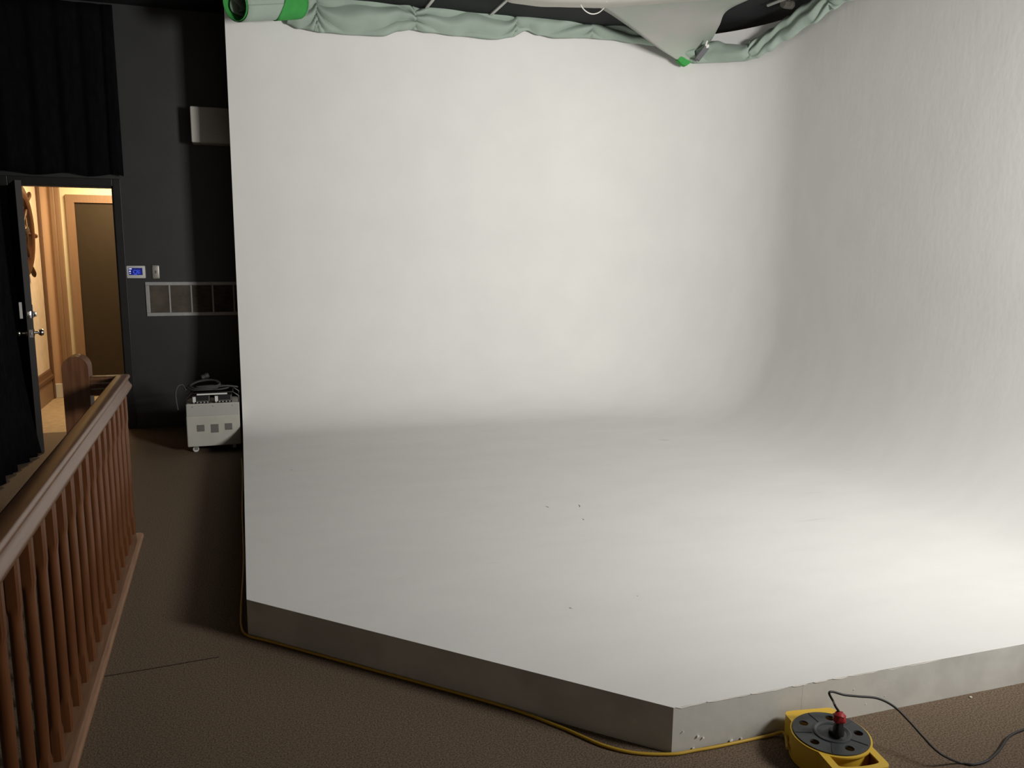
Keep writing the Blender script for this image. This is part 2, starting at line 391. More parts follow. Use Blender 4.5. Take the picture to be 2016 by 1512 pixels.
# fascia boards round the platform
def fascia(name, a, b, z0, z1, m, out=0.0):
    a = Vector(a); b = Vector(b); d = (b-a).normalized(); n = Vector((d.y, -d.x, 0))
    bm = bmesh.new()
    N = max(2, int((b-a).length/0.06)); rows = []
    for k in range(5):
        z = z0+(z1-z0)*k/4
        rows.append([])
        for i in range(N+1):
            p = a+(b-a)*i/N
            w = 0.0016*noise.noise(Vector((p.x*9, p.y*9, z*14))) if 0 < i < N else 0
            rows[-1].append(bm.verts.new(p+n*(out+w)+Vector((0, 0, z))))
    for k in range(4):
        for i in range(N): bm.faces.new((rows[k][i], rows[k][i+1], rows[k+1][i+1], rows[k+1][i]))
    return finish(name, bm, m, cyc, True)
fascia('fascia_board', (AX, AY, 0), (CX, CY, 0), 0, HP, 'fascia')
fascia('fascia_board', (CX, CY, 0), (CX+0.4885, CY-0.002, 0), 0, HP, 'fascia')
fascia('fascia_board', (CX+0.4890, CY-0.002, 0), (inner[-1].x, YF, 0), 0, HP, 'fascia')
fascia('fascia_board', (AX, YB-RV, 0), (AX, AY, 0), 0, HP, 'fascia')
# worn bright paint edge along the lit front, broken by chips
bm = bmesh.new(); x = CX+0.01
while x < 3.4:
    ln = random.uniform(0.05, 0.22); x2 = min(x+ln, 3.4)
    y1 = CY+(YF-CY)*(x-CX)/(XR-CX); y2 = CY+(YF-CY)*(x2-CX)/(XR-CX)
    n = 6; lo = []; hi = []
    for k in range(n+1):
        t = k/n; xx = x+(x2-x)*t; yy = y1+(y2-y1)*t-0.0015
        dz = (0.003+0.006*abs(noise.noise(Vector((xx*23, 3, 1)))))*(0.2 if k in (0, n) else 1)
        lo.append(bm.verts.new((xx, yy, HP-dz))); hi.append(bm.verts.new((xx, yy+0.002, HP+0.0006)))
    for k in range(n): bm.faces.new((lo[k], lo[k+1], hi[k+1], hi[k]))
    x = x2+random.uniform(0.0, 0.05)
finish('chipped_edge', bm, 'worn', cyc)
# torn bits of paint at the foot of the fascia
for px, py, s in ((1375, 1450, 9), (1365, 1476, 10), (1440, 1460, 12), (1460, 1455, 9), (1915, 1354, 10), (1950, 1352, 9), (1963, 1346, 12), (1945, 1356, 14), (1385, 1453, 6), (1346, 1441, 4), (1682, 1358, 6), (1742, 1371, 5), (1705, 1386, 4)):
    bm = bmesh.new()
    c = at(px, py, 1, CY-0.0055); s = s*0.00062
    if c.z < 0.006: c.z = 0.006
    k = [bm.verts.new(c+Vector((s*math.cos(a)*random.uniform(.6, 1.1), 0.0012*math.sin(3*a), 0.55*s*math.sin(a)*random.uniform(.6, 1.1)))) for a in [i*PI/4 for i in range(8)]]
    k2 = [bm.verts.new(v.co+Vector((0, 0.004, 0))) for v in k]
    bm.faces.new(k); bm.faces.new(k2[::-1])
    for i in range(8): bm.faces.new((k[i], k[(i+1) % 8], k2[(i+1) % 8], k2[i]))
    finish('paint_chip', bm, 'worn', cyc)
# small scuffs on the platform floor
def scuffs(name, lst, m):
    for x0, y0, x1, y1, w in lst:
        bm = bmesh.new()
        a = at(x0, y0, 2, HP+0.0008); b = at(x1, y1, 2, HP+0.0008); d = (b-a); n = Vector((-d.y, d.x, 0)).normalized()*w
        mid = (a+b)/2 + n*1.5
        bm.faces.new([bm.verts.new(p) for p in (a, mid-n, b, mid+n)])
        finish(name, bm, m, cyc)
scuffs('dark_scuff', [(1073, 996, 1081, 1000, .003), (1139, 993, 1141, 999, .003), (1146, 1021, 1149, 1024, .003), (1253, 1173, 1255, 1174, .003), (1120, 1196, 1123, 1198, .003),
       (570, 925, 577, 926, .003), (1295, 866, 1320, 867, .004)], 'mark')
scuffs('pale_scuff', [(948, 1112, 990, 1106, .002), (775, 1146, 802, 1133, .002), (1123, 1197, 1127, 1199, .003), (1560, 1029, 1650, 1018, .003), (1580, 972, 1620, 969, .003)], 'worn')

# ------------------------------------------------------------------ black drapes
def drape(name, pts, ztop, zbot, label, folds, amp, group=None, flare=0.0):
    P = catmull([Vector((x, y, 0)) for x, y in pts], 24)
    bm = bmesh.new(); rows = []; n = len(P)
    for k in range(13):
        t = k/12; row = []
        for i, p in enumerate(P):
            T = (P[min(i+1, n-1)]-P[max(i-1, 0)]).normalized(); N = Vector((-T.y, T.x, 0))
            s = i/(n-1)
            ph = s*folds*2*PI + 0.9*noise.noise(Vector((s*7, t*0.8, 1.3)))
            w = amp*(math.sin(ph)+0.35*math.sin(2.1*ph+1.0))*(0.55+0.45*t)
            zb = zbot+0.012*math.sin(ph*0.5)
            row.append(bm.verts.new(p+N*w+Vector((flare*t**5*max(0.25, 1-2.2*s), 0, ztop+(zb-ztop)*t))))
        rows.append(row)
    for k in range(12):
        for i in range(n-1): bm.faces.new((rows[k][i], rows[k][i+1], rows[k+1][i+1], rows[k+1][i]))
    o = finish(name, bm, 'curtain', None, True, 80)
    so = o.modifiers.new('thickness', 'SOLIDIFY'); so.thickness = 0.006
    return tag(o, label, 'curtain', group)
drape('stage_curtain', [(-1.62, 6.80), (-1.60, 6.60), (-1.585, 6.2), (-1.60, 5.6), (-1.64, 4.8), (-1.7, 4.0)], 3.46, 0.03, 'tall black velvet curtain hanging to the carpet left of the open door', 15, 0.020, flare=0.125)
drape('valance_curtain', [(-0.885, 7.585), (-1.1, 7.585), (-1.4, 7.58), (-1.75, 7.58), (-2.2, 7.575)], 3.47, 2.145, 'short black curtain hanging on the wall above the doorway', 6, 0.014)

# ------------------------------------------------------------------ wooden railing
RA = math.atan(0.0127)
RO = Vector((-0.622, 4.70, 0))
MR = Matrix.Translation(RO) @ Matrix.Rotation(RA, 4, 'Z')         # local y along the railing (towards -y = the viewer), x to the right
rail = thing('wooden_railing', RO, 'brown varnished wooden railing with turned balusters on the carpet', 'railing', rz=RA)
def rfin(name, bm, m, smooth=False, parent=rail):
    for v in bm.verts: v.co = MR @ v.co
    return finish(name, bm, m, parent, smooth)
ZR = 0.904
halfp = [(0.024, 0.0), (0.030, -0.003), (0.0335, -0.010), (0.033, -0.018), (0.026, -0.026), (0.0245, -0.034), (0.030, -0.046), (0.0385, -0.060), (0.0395, -0.068), (0.035, -0.080), (0.022, -0.100)]
fullp = halfp + [(-x, z) for x, z in halfp[::-1]]
LN = 3.6
bm = bmesh.new()
# main run: mitred at the far corner, starts nearer than the frame
a = [bm.verts.new((x, 0.034+x, ZR+z)) for x, z in fullp]; b = [bm.verts.new((x, -LN, ZR+z)) for x, z in fullp]
n = len(fullp)
bm.faces.new(a); bm.faces.new(b[::-1])
for i in range(n): bm.faces.new((a[i], a[(i+1) % n], b[(i+1) % n], b[i]))
rfin('handrail', bm, 'rail', True)
bm = bmesh.new()
RX = -0.150
a = [bm.verts.new((x, 0.034+x, ZR+z)) for x, z in fullp]; b = [bm.verts.new((RX, 0.034+x, ZR+z)) for x, z in fullp]
bm.faces.new(a); bm.faces.new(b[::-1])
for i in range(n): bm.faces.new((a[i], a[(i+1) % n], b[(i+1) % n], b[i]))
rfin('return_handrail', bm, 'rail', True)
bp = [(0.046, 0.0), (0.055, 0.004), (0.056, 0.018), (0.050, 0.028), (0.038, 0.032), (-0.046, 0.032), (-0.055, 0.026), (-0.055, 0.0)]
bm = bmesh.new(); prism(bm, [Vector((x, 0.0, z)) for x, z in bp], (0, -LN, 0)); rfin('base_plate', bm, 'plate')
bm = bmesh.new(); prism(bm, [Vector((RX, 0.034+x, z)) for x, z in bp], (0.10, 0, 0)); rfin('base_plate', bm, 'plate')
def baluster_mesh():
    bm = bmesh.new(); h = 0.018; seg = 16; rings = []
    def sq(z, k=h):
        out = []
        for i in range(seg):
            a_ = 2*PI*(i+0.5)/seg; c, s = math.cos(a_), math.sin(a_); m_ = max(abs(c), abs(s)); out.append(Vector((c/m_*k, s/m_*k, z)))
        return out
    def rd(z, r): return [Vector((math.cos(2*PI*(i+0.5)/seg)*r, math.sin(2*PI*(i+0.5)/seg)*r, z)) for i in range(seg)]
    spec = [sq(0.032), sq(0.125), rd(0.152, 0.0165), rd(0.30, 0.0168), rd(0.45, 0.0172), rd(0.60, 0.0165), rd(0.645, 0.0165), sq(0.675), sq(ZR-0.099)]
    for s in spec: rings.append([bm.verts.new(v) for v in s])
    for i in range(len(rings)-1):
        for k in range(seg): bm.faces.new((rings[i][k], rings[i][(k+1) % seg], rings[i+1][(k+1) % seg], rings[i+1][k]))
    bm.faces.new(rings[0][::-1]); bm.faces.new(rings[-1])
    return bm
bm = baluster_mesh()
proto = rfin('baluster', bm, 'baluster', True)
for p in proto.data.polygons: p.use_smooth = True
proto.data.set_sharp_from_angle(angle=math.radians(35))
proto.location = (0, -0.012, 0)
ys = [-0.012-0.1605*k for k in range(22)]
for k, y in enumerate(ys[1:]):
    c = proto.copy(); COL.objects.link(c); c.parent = rail; c.location = (0, y, 0)
c = proto.copy(); COL.objects.link(c); c.parent = rail; c.location = (-0.082, 0.034, 0)
# round-topped newel board
def newel():
    bm = bmesh.new()
    w = 0.062; xc = -0.213; pts = []
    for k in range(17):
        a_ = PI*k/16; pts.append(Vector((xc+w*math.cos(a_), -0.03, 0.952+0.066*math.sin(a_))))
    pts += [Vector((xc-w, -0.03, 0.0)), Vector((xc+w, -0.03, 0.0))]
    fs = prism(bm, pts, (0, 0.125, 0))
    es = [e for e in bm.edges if len(e.link_faces) == 2 and e.calc_face_angle(0) > 1.2 and e.verts[0].co.z > 0.01]
    bmesh.ops.bevel(bm, geom=es, offset=0.004, segments=2, affect='EDGES')
    return bm
rfin('newel_post', newel(), 'post', True)

# ------------------------------------------------------------------ things on the black wall
YP = YW - 0.002
th = thing('thermostat', (-0.85, YP, 1.35), 'white touch thermostat with glowing blue screen beside the doorway', 'thermostat')
pa = at(248, 523, 1, YW-0.02); pb = at(287, 548, 1, YW-0.02)
bm = bmesh.new(); box(bm, (pa.x, YW-0.024, pb.z), (pb.x, YW, pa.z), 0.008); finish('housing', bm, 'whiteplastic', th, True)
pc = at(253, 527.5, 1, YW-0.026); pd = at(281, 541.5, 1, YW-0.026)
scr = boxo('screen', (pc.x, YW-0.026, pd.z), (pd.x, YW-0.0238, pc.z), 'screen', th)
W = pd.x-pc.x; Hh = pc.z-pd.z
def sp(u, v): return Vector((pc.x+W*u, YW-0.0265, pd.z+Hh*v))
bm = bmesh.new()
def srect(b, u0, v0, u1, v1): box(b, sp(u0, v0), sp(u1, v1)+Vector((0, 0.0006, 0)))
for v in (0.62, 0.40, 0.22): srect(bm, 0.70, v, 0.84, v+0.05)
srect(bm, 0.645, 0.15, 0.67, 0.75)
prev = None
cpts = [sp(0.47+0.13*math.sin(a_), 0.45+0.25*math.cos(a_)) for a_ in [i*PI/8 for i in range(16)]]
tube(bm, [cpts[i % 16] for i in range(17)], 0.0016, 5, 0, 0)
srect(bm, 0.38, 0.06, 0.58, 0.12)
finish('screen_icons', bm, 'icon', scr)
for q_ in ((0.03, 0.80, 0.22, 0.93), (0.05, 0.18, 0.14, 0.28)):
    bm = bmesh.new(); srect(bm, *q_); finish('screen_readout', bm, 'iconw', scr)
bm = bmesh.new(); lathe(bm, [(0.0065, 0), (0.0065, 0.0006)], sp(0.09, 0.53), 12, (0, -1, 0)); finish('screen_dot', bm, 'iconw', scr)

sw = thing('light_switch', (-0.69, YP, 1.35), 'small steel switch plate right of the thermostat', 'light switch')
pa = at(299, 522, 1, YW); pb = at(315, 548.5, 1, YW)
bm = bmesh.new(); box(bm, (pa.x, YW-0.012, pb.z), (pb.x, YW, pa.z), 0.008, seg=3); finish('cover_plate', bm, 'cover', sw, True)
mx = (pa.x+pb.x)/2; mz = (pa.z+pb.z)/2
bm = bmesh.new(); box(bm, (mx-0.006, YW-0.016, mz-0.012), (mx+0.006, YW-0.011, mz+0.012), 0.002); finish('toggle', bm, 'greysq', sw)

gx0, gx1, gz0, gz1 = -0.778, 0.62, 0.978, 1.272
gr = thing('return_air_grille', ((gx0+gx1)/2, YP, gz0), 'long aluminium air grille with dusty louvres low on the black wall', 'air grille')
bm = bmesh.new(); fw = 0.030
box(bm, (gx0, YW-0.012, gz0), (gx1, YW, gz0+fw), 0.003); box(bm, (gx0, YW-0.012, gz1-fw), (gx1, YW, gz1), 0.003)
box(bm, (gx0, YW-0.012, gz0+fw), (gx0+fw, YW, gz1-fw), 0.003); box(bm, (gx1-fw, YW-0.012, gz0+fw), (gx1, YW, gz1-fw), 0.003)
finish('frame', bm, 'alu', gr)
for k in range(1, 8):
    x = gx0+0.016+0.1745*k
    boxo('divider', (x-0.006, YW-0.011, gz0+fw), (x+0.006, YW-0.001, gz1-fw), 'alu', gr)
bm = bmesh.new()
nz = 30
for k in range(nz):
    z = gz0+fw+(gz1-gz0-2*fw)*(k+0.5)/nz
    MM = Matrix.Translation((0, YW-0.005, z)) @ Matrix.Rotation(math.radians(35), 4, 'X')
    box(bm, (gx0+fw, -0.004, -0.0016), (gx1-fw, 0.004, 0.0016), 0, MM)
finish('louvres', bm, 'dust', gr)
boxo('backing', (gx0+fw, YW-0.0012, gz0+fw), (gx1-fw, YW-0.0002, gz1-fw), 'dust', gr)

# air unit high on the black wall, half hidden by the cyclorama
YU = 7.45
ua = at(373, 208, 1, YU); ub = at(380, 280, 1, YU)
vu = thing('wall_air_unit', (ua.x, YU, ub.z), 'off-white wall air unit high up, half behind the cyclorama edge', 'air unit')
bm = bmesh.new(); box(bm, (ua.x, YU, ub.z), (ua.x+0.75, YW, ua.z), 0.012, seg=3); finish('body', bm, 'vent', vu, True)
bm = bmesh.new()
for k in range(16):
    z = ub.z+0.095+0.0108*k
    box(bm, (ua.x+0.05, YU-0.003, z), (ua.x+0.70, YU+0.001, z+0.005), 0.001)
finish('louvres', bm, 'vent', vu)

# ------------------------------------------------------------------ wheeled power box left of the cyclorama
YM = 6.58
mc = thing('power_distribution_box', (-0.245, YM+0.15, 0), 'grey beige wheeled electrical box with three square vents on the carpet', 'electrical box')
m0, m1 = -0.441, -0.053
zb, zk, zt = 0.053, 0.286, 0.381
dp = 0.30
bm = bmesh.new()
prism(bm, [Vector((m0, YM+y, z)) for y, z in ((0, zb), (0, zk), (0.03, zt), (dp, zt), (dp, zb))], (m1-m0, 0, 0))
es = list(bm.edges); bmesh.ops.bevel(bm, geom=es, offset=0.004, segments=2, affect='EDGES')
finish('cabinet', bm, 'machine', mc)
bm = bmesh.new()
MK = Matrix.Translation((0, YM, zk)) @ Matrix.Rotation(math.atan2(-0.03, zt-zk), 4, 'X')
box(bm, (m0+0.003, -0.0025, 0.004), (m1-0.003, 0.0, 0.092), 0.001, MK)
lp = finish('upper_panel', bm, 'machinetop', mc)
for fx in (0.12, 0.5, 0.87):
    bm = bmesh.new(); lathe(bm, [(0.005, 0), (0.004, 0.003)], MK @ Vector((m0+(m1-m0)*fx, -0.002, 0.078)), 8, (0, -1, 0))
    finish('screw', bm, 'greymetal', lp)
for (xa, ya, xb, yb) in ((387.5, 837, 403, 849), (415, 835.5, 431, 851), (442.5, 833.5, 457.5, 845.5)):
    a = at(xa, ya, 1, YM); b = at(xb, yb, 1, YM)
    bm = bmesh.new(); box(bm, (a.x, YM-0.0025, b.z), (b.x, YM+0.001, a.z), 0.0008); finish('vent_mesh', bm, 'greysq', mc)
for x in (m0+0.055, m1-0.055):
    for y in (YM+0.045, YM+dp-0.045):
        bm = bmesh.new(); lathe(bm, [(0.014, -0.011), (0.021, -0.010), (0.023, -0.006), (0.023, 0.006), (0.021, 0.010), (0.014, 0.011)], (x, y, 0.0235), 18, (0, 1, 0))
        wh = finish('caster_wheel', bm, 'whiteplastic' if x < -0.3 else 'black', mc, True)
        bm = bmesh.new(); box(bm, (x-0.006, y-0.017, 0.020), (x+0.018, y-0.013, 0.05)); box(bm, (x-0.006, y+0.013, 0.020), (x+0.018, y+0.017, 0.05)); box(bm, (x-0.018, y-0.018, 0.047), (x+0.026, y+0.018, 0.0535))
        finish('caster_fork', bm, 'greymetal', mc)
# top cage with two breaker modules and a white carrying bar
bm = bmesh.new()
yc0, yc1 = YM+0.045, YM+dp-0.03; zc = zt+0.082
for yy in (yc0, yc1):
    tube(bm, [(m0+0.005, yy, zt), (m0+0.005, yy, zt+0.035), (m0+0.045, yy, zc), (m1-0.045, yy, zc), (m1-0.002, yy, zt+0.05), (m1-0.002, yy, zt)], 0.0055, 8, 0, 0)
for xx in (m0+0.045, m1-0.045): tube(bm, [(xx, yc0, zc), (xx, yc1, zc)], 0.005, 8, 0, 0)
finish('top_cage', bm, 'black', mc, True)
boxo('handle_bar', (-0.360, YM+0.035, zt+0.066), (-0.138, YM+0.050, zt+0.078), 'whiteplastic', mc, bev=0.002, M=Matrix.Translation((0, 0, 0)))
for x in (-0.396, -0.235):
    bm = bmesh.new(); box(bm, (x, YM+0.04, zt), (x+0.130, YM+0.14, zt+0.062), 0.004)
    md = finish('breaker_module', bm, 'black', mc)
    bm = bmesh.new(); box(bm, (x+0.005, YM+0.037, zt+0.014), (x+0.028, YM+0.041, zt+0.055), 0.001); finish('white_label', bm, 'whiteplastic', md)
    bm = bmesh.new()
    for k in range(5): lathe(bm, [(0.006, 0), (0.006, 0.004), (0.002, 0.006)], (x+0.012+0.025*k, YM+0.04, zt+0.009), 10, (0, -1, 0))
    box(bm, (x+0.034, YM+0.038, zt+0.018), (x+0.124, YM+0.041, zt+0.021)); box(bm, (x+0.122, YM+0.038, zt+0.018), (x+0.125, YM+0.041, zt+0.058))
    finish('indicator_studs', bm, 'greymetal', md, True)
# coil of dark cable lying on the cage
bm = bmesh.new()
pts = [at(350.5, 807, 1, YM+0.08), at(347, 790, 1, YM+0.08), at(346, 772, 1, YM+0.09), at(351, 760, 1, YM+0.10), at(359, 758, 1, YM+0.12), at(365, 766, 1, YM+0.14)]
for k in range(0, 27):      # slack loops lying tilted on the cage
    a_ = PI*1.1-2*PI*k/9; sc_ = 1.0-0.05*(k//9)
    pts.append(Vector((-0.322+0.124*sc_*math.cos(a_)+0.01*(k//9), YM+0.165+0.075*sc_*math.sin(a_), zc+0.022+0.010*(k//9)+(0.052-0.012*(k//9))*max(-0.1, math.sin(a_+0.35)))))
pts += [Vector((-0.19, YM+0.20, zc+0.030)), Vector((-0.13, YM+0.16, zc+0.018)), Vector((-0.20, YM+0.10, zc+0.014)), Vector((-0.30, YM+0.13, zc+0.013)), Vector((-0.16, YM+0.14, zc+0.034)), Vector((-0.085, YM+0.18, zc+0.020)), Vector((-0.062, YM+0.21, zc+0.010))]
tube(bm, pts, 0.0068, 8, 0, 5)
cb = finish('cable_coil', bm, 'greycable', None, True, 70)
tag(cb, 'dark grey coiled power cable lying on top of the wheeled electrical box', 'cable')
bm = bmesh.new()
q = at(404, 738, 1, YM+0.17); lathe(bm, [(0.012, -0.03), (0.017, -0.028), (0.017, 0.0), (0.020, 0.002), (0.020, 0.024), (0.012, 0.028)], q-Vector((0, 0, 0.01)), 14, (1, 0.1, 0.35)); finish('plug', bm, 'greycable', cb, True)

# ------------------------------------------------------------------ yellow cord reel
RCX, RCY = 1.716, 1.925
reel = thing('cord_reel', (RCX, RCY, 0), 'yellow cord reel with black disc on the carpet by the platform', 'cord reel', rz=math.radians(-9))
MQ = Matrix.Translation((RCX, RCY, 0)) @ Matrix.Rotation(math.radians(-9), 4, 'Z')
def qfin(name, bm, m, smooth=False, parent=reel, ang=40):
    for v in bm.verts: v.co = MQ @ v.co
    return finish(name, bm, m, parent, smooth, ang)
RD = 0.122; HW = 0.090; YB0 = 0.140; YF0 = -0.182; ZH = 0.088
def outline():
    pts = []
    a0 = math.acos(HW/RD)
    rad = 0.022
    def corner(cx, cy, s, e):
        for k in range(5): pts.append((cx+rad*math.cos(s+(e-s)*k/4), cy+rad*math.sin(s+(e-s)*k/4)))
    corner(HW-rad, YB0-rad, 0, PI/2); corner(-HW+rad, YB0-rad, PI/2, PI)
    for k in range(13): a_ = PI-a0+(2*a0)*k/12; pts.append((RD*math.cos(a_), RD*math.sin(a_)))
    corner(-HW+rad, YF0+rad, PI, 1.5*PI); corner(HW-rad, YF0+rad, 1.5*PI, 2*PI)
    for k in range(13): a_ = -a0+(2*a0)*k/12; pts.append((RD*math.cos(a_), RD*math.sin(a_)))
    return pts
OUT = outline()
hole = []
hx, hy0, hy1 = 0.066, -0.166, -0.118
for k in range(9): a_ = PI + PI*k/8; hole.append((0.0+hx*math.cos(a_)*1.0, hy0+0.012+0.012*math.sin(a_)))
arc = []
for k in range(9):
    a_ = math.radians(-58-64*k/8); arc.append(((RD+0.003)*math.cos(a_), (RD+0.003)*math.sin(a_)))
hole = [(x, y) for x, y in hole] + [(x, y) for x, y in arc]
disc_hole = [((0.1165)*math.cos(2*PI*k/48), 0.1165*math.sin(2*PI*k/48)) for k in range(48)]
def plate_holes(bm, loops, z0, z1):
    edges = []
    for lp_ in loops:
        vs = [bm.verts.new((x, y, z1)) for x, y in lp_]
        for i in range(len(vs)): edges.append(bm.edges.new((vs[i], vs[(i+1) % len(vs)])))
    r = bmesh.ops.triangle_fill(bm, use_beauty=True, use_dissolve=False, edges=edges)
    fs = [g for g in r['geom'] if isinstance(g, bmesh.types.BMFace)]
    ex = bmesh.ops.extrude_face_region(bm, geom=fs)
    for v in [g for g in ex['geom'] if isinstance(g, bmesh.types.BMVert)]: v.co.z = z0
bm = bmesh.new(); plate_holes(bm, [OUT, disc_hole, hole], ZH-0.005, ZH)
# skirt walls
def wall_loop(bm, lp_, z0, z1):
    a = [bm.verts.new((x, y, z0)) for x, y in lp_]; b = [bm.verts.new((x, y, z1)) for x, y in lp_]
    for i in range(len(lp_)): bm.faces.new((a[i], a[(i+1) % len(lp_)], b[(i+1) % len(lp_)], b[i]))
wall_loop(bm, OUT, 0.004, ZH-0.004); wall_loop(bm, [(x*0.965, y*0.975) for x, y in OUT], 0.004, ZH-0.004)
hb = qfin('housing', bm, 'yellow', True, ang=30)
bm = bmesh.new(); wall_loop(bm, [(0.1175*math.cos(2*PI*k/48), 0.1175*math.sin(2*PI*k/48)) for k in range(48)], 0.003, ZH-0.003)
lathe(bm, [(0.001, 0.045), (0.1175, 0.045)], (0, 0, 0), 48, cap=False)
qfin('drum', bm, 'yellow', True)
circ = lambda cx, cy, r, n: [(cx+r*math.cos(2*PI*k/n), cy+r*math.sin(2*PI*k/n)) for k in range(n)]
bm = bmesh.new()
plate_holes(bm, [circ(0, 0, 0.1155, 64)] + [circ(0.086*math.cos(a_), 0.086*math.sin(a_), 0.0145, 18) for a_ in [math.radians(d) for d in (62, 134, 206, 278, 350)]], ZH-0.002, ZH+0.004)
dk = qfin('reel_disc', bm, 'disc')
bm = bmesh.new(); lathe(bm, [(0.058, 0.0), (0.058, 0.003), (0.053, 0.004), (0.050, 0.002), (0.046, 0.001)], (0.004, 0, ZH+0.004), 40, cap=False)
for a_ in [math.radians(26+72*k) for k in range(5)]:
    box(bm, (0.060, -0.0012, 0), (0.112, 0.0012, 0.0018), 0, Matrix.Translation((0, 0, ZH+0.004)) @ Matrix.Rotation(a_, 4, 'Z'))
qfin('disc_ribs', bm, 'disc', True, dk)
bm = bmesh.new(); lathe(bm, [(0.020, 0.0), (0.020, 0.010), (0.017, 0.013)], (0.010, -0.006, ZH+0.004), 24); qfin('socket', bm, 'black', True, dk)
# plug and black lead plugged into the reel
pl0 = at(1650, 1447, 2, 0.100)
pdir = Vector((0.10, 0.12, 1.0)).normalized()
lead = thing('power_lead', pl0, 'black power lead with red-taped plug arching out of the reel', 'cable')
bm = bmesh.new(); lathe(bm, [(0.0165, 0.0), (0.0175, 0.004), (0.0165, 0.022), (0.013, 0.036), (0.012, 0.046)], pl0, 16, pdir); finish('plug', bm, 'black', lead, True)
bm = bmesh.new(); c0 = pl0+pdir*0.040
lathe(bm, [(0.012, 0.0), (0.018, 0.003), (0.020, 0.010), (0.018, 0.017), (0.0195, 0.024), (0.013, 0.030), (0.008, 0.034)], c0, 14, pdir)
for v in bm.verts: v.co += Vector((noise.noise(v.co*160), noise.noise(v.co*160+Vector((5, 0, 0))), noise.noise(v.co*160+Vector((0, 9, 0)))))*0.004
finish('red_collar', bm, 'red', lead, True)
c1 = pl0+pdir*0.07
lp_ = [c1, c1+Vector((-0.012, 0.01, 0.022)), at(1640, 1380, 1, 1.965), at(1632.5, 1365, 1, 1.965), at(1640, 1362, 1, 1.965), at(1662, 1368, 1, 1.955), at(1690, 1371, 1, 1.945), at(1728, 1375, 1, 1.93), at(1760, 1391, 1, 1.91),
       at(1790, 1420, 1, 1.875), at(1815, 1448, 1, 1.84), at(1838, 1473, 1, 1.80), at(1860, 1489, 1, 1.775), at(1888, 1501, 2, 0.005), at(1915, 1505, 2, 0.005), at(1945, 1497, 2, 0.006), at(1968, 1476, 2, 0.008), at(1985, 1452, 2, 0.010), at(2008, 1439, 2, 0.008), at(2050, 1428, 2, 0.005), at(2120, 1440, 2, 0.005)]
bm = bmesh.new(); tube(bm, lp_, 0.0038, 10, 0, 8); finish('cord', bm, 'blackcable', lead, True, 70)

# yellow extension cord: out of the reel, round the platform corner and back along its left side
z_ = 0.007
yp = [MQ @ Vector((-0.128, 0.03, 0.030)), at(1543, 1443, 2, 0.018), at(1510, 1449, 2, z_), at(1420, 1468, 2, z_), at(1370, 1477, 2, z_), at(1322, 1484.5, 2, z_), at(1250, 1482, 2, z_), at(1190, 1468, 2, z_), at(1140, 1447, 2, z_), at(1095, 1428, 2, z_),
      Vector((0.80, 2.524, z_)), Vector((0.40, 2.909, z_)), Vector((0.06, 3.236, z_)), Vector((-0.030, 3.318, z_)), Vector((-0.058, 3.40, z_)), Vector((-0.060, 3.6, z_)), Vector((-0.046, 4.2, z_)), Vector((-0.050, 5.0, z_)), Vector((-0.045, 5.8, z_)), Vector((-0.050, 6.3, z_))]
bm = bmesh.new(); tube(bm, yp, 0.0052, 10, 0, 8)
tag(finish('extension_cord', bm, 'yellowcord', None, True, 70), 'long yellow extension cord on the carpet running from the reel along the platform foot', 'cord')

# a flake of white paint on the carpet
fl = at(1912, 1372, 2, 0.004)
bm = bmesh.new(); k = [bm.verts.new(fl+Vector((0.006*math.cos(a_)*random.uniform(.6, 1), 0.006*math.sin(a_)*random.uniform(.6, 1), random.uniform(-.001, .002)))) for a_ in [i*PI/3 for i in range(6)]]
ex = bmesh.ops.extrude_face_region(bm, geom=[bm.faces.new(k)])
for v in [g for g in ex['geom'] if isinstance(g, bmesh.types.BMVert)]: v.co.z -= 0.003
tag(finish('paint_flake', bm, 'flake'), 'tiny white paint flake on the carpet by the right platform face', 'debris')

# ------------------------------------------------------------------ ship's wheel on the corridor wall
WC = Vector((-1.862, 8.50, 1.70))
sw_ = thing('ship_wheel', (-1.90, WC.y, WC.z), 'polished mahogany ship wheel hung on the corridor wall behind the open door', 'ship wheel')
bm = bmesh.new(); ring = []
for (r_, x_) in ((0.30, -0.012), (0.30, 0.020), (0.33, 0.028), (0.38, 0.028), (0.41, 0.018), (0.41, -0.012)):
    ring.append([bm.verts.new(WC+Vector((x_, r_*math.cos(2*PI*k/56), r_*math.sin(2*PI*k/56)))) for k in range(56)])
for i in range(6):
    for k in range(56): bm.faces.new((ring[i][k], ring[i][(k+1) % 56], ring[(i+1) % 6][(k+1) % 56], ring[(i+1) % 6][k]))
finish('rim', bm, 'wheel', sw_, True)
bm = bmesh.new(); lathe(bm, [(0.085, -0.02), (0.085, 0.02), (0.05, 0.035), (0.03, 0.05), (0.002, 0.052)], WC, 28, (1, 0, 0)); hub = finish('hub', bm, 'wheel', sw_, True)
bm = bmesh.new(); lathe(bm, [(0.035, 0.04), (0.035, 0.055), (0.012, 0.062)], WC, 20, (1, 0, 0)); finish('brass_cap', bm, 'chrome', hub, True)
for k in range(8):
    a_ = math.radians(-5+45*k); d = Vector((0, math.cos(a_), math.sin(a_)))
    bm = bmesh.new(); lathe(bm, [(0.015, 0.06), (0.018, 0.10), (0.012, 0.16), (0.019, 0.22), (0.014, 0.31), (0.016, 0.40), (0.011, 0.425), (0.016, 0.45), (0.022, 0.50), (0.021, 0.53), (0.012, 0.555), (0.002, 0.56)], WC, 14, d)
    finish('spoke', bm, 'wheel', sw_, True)

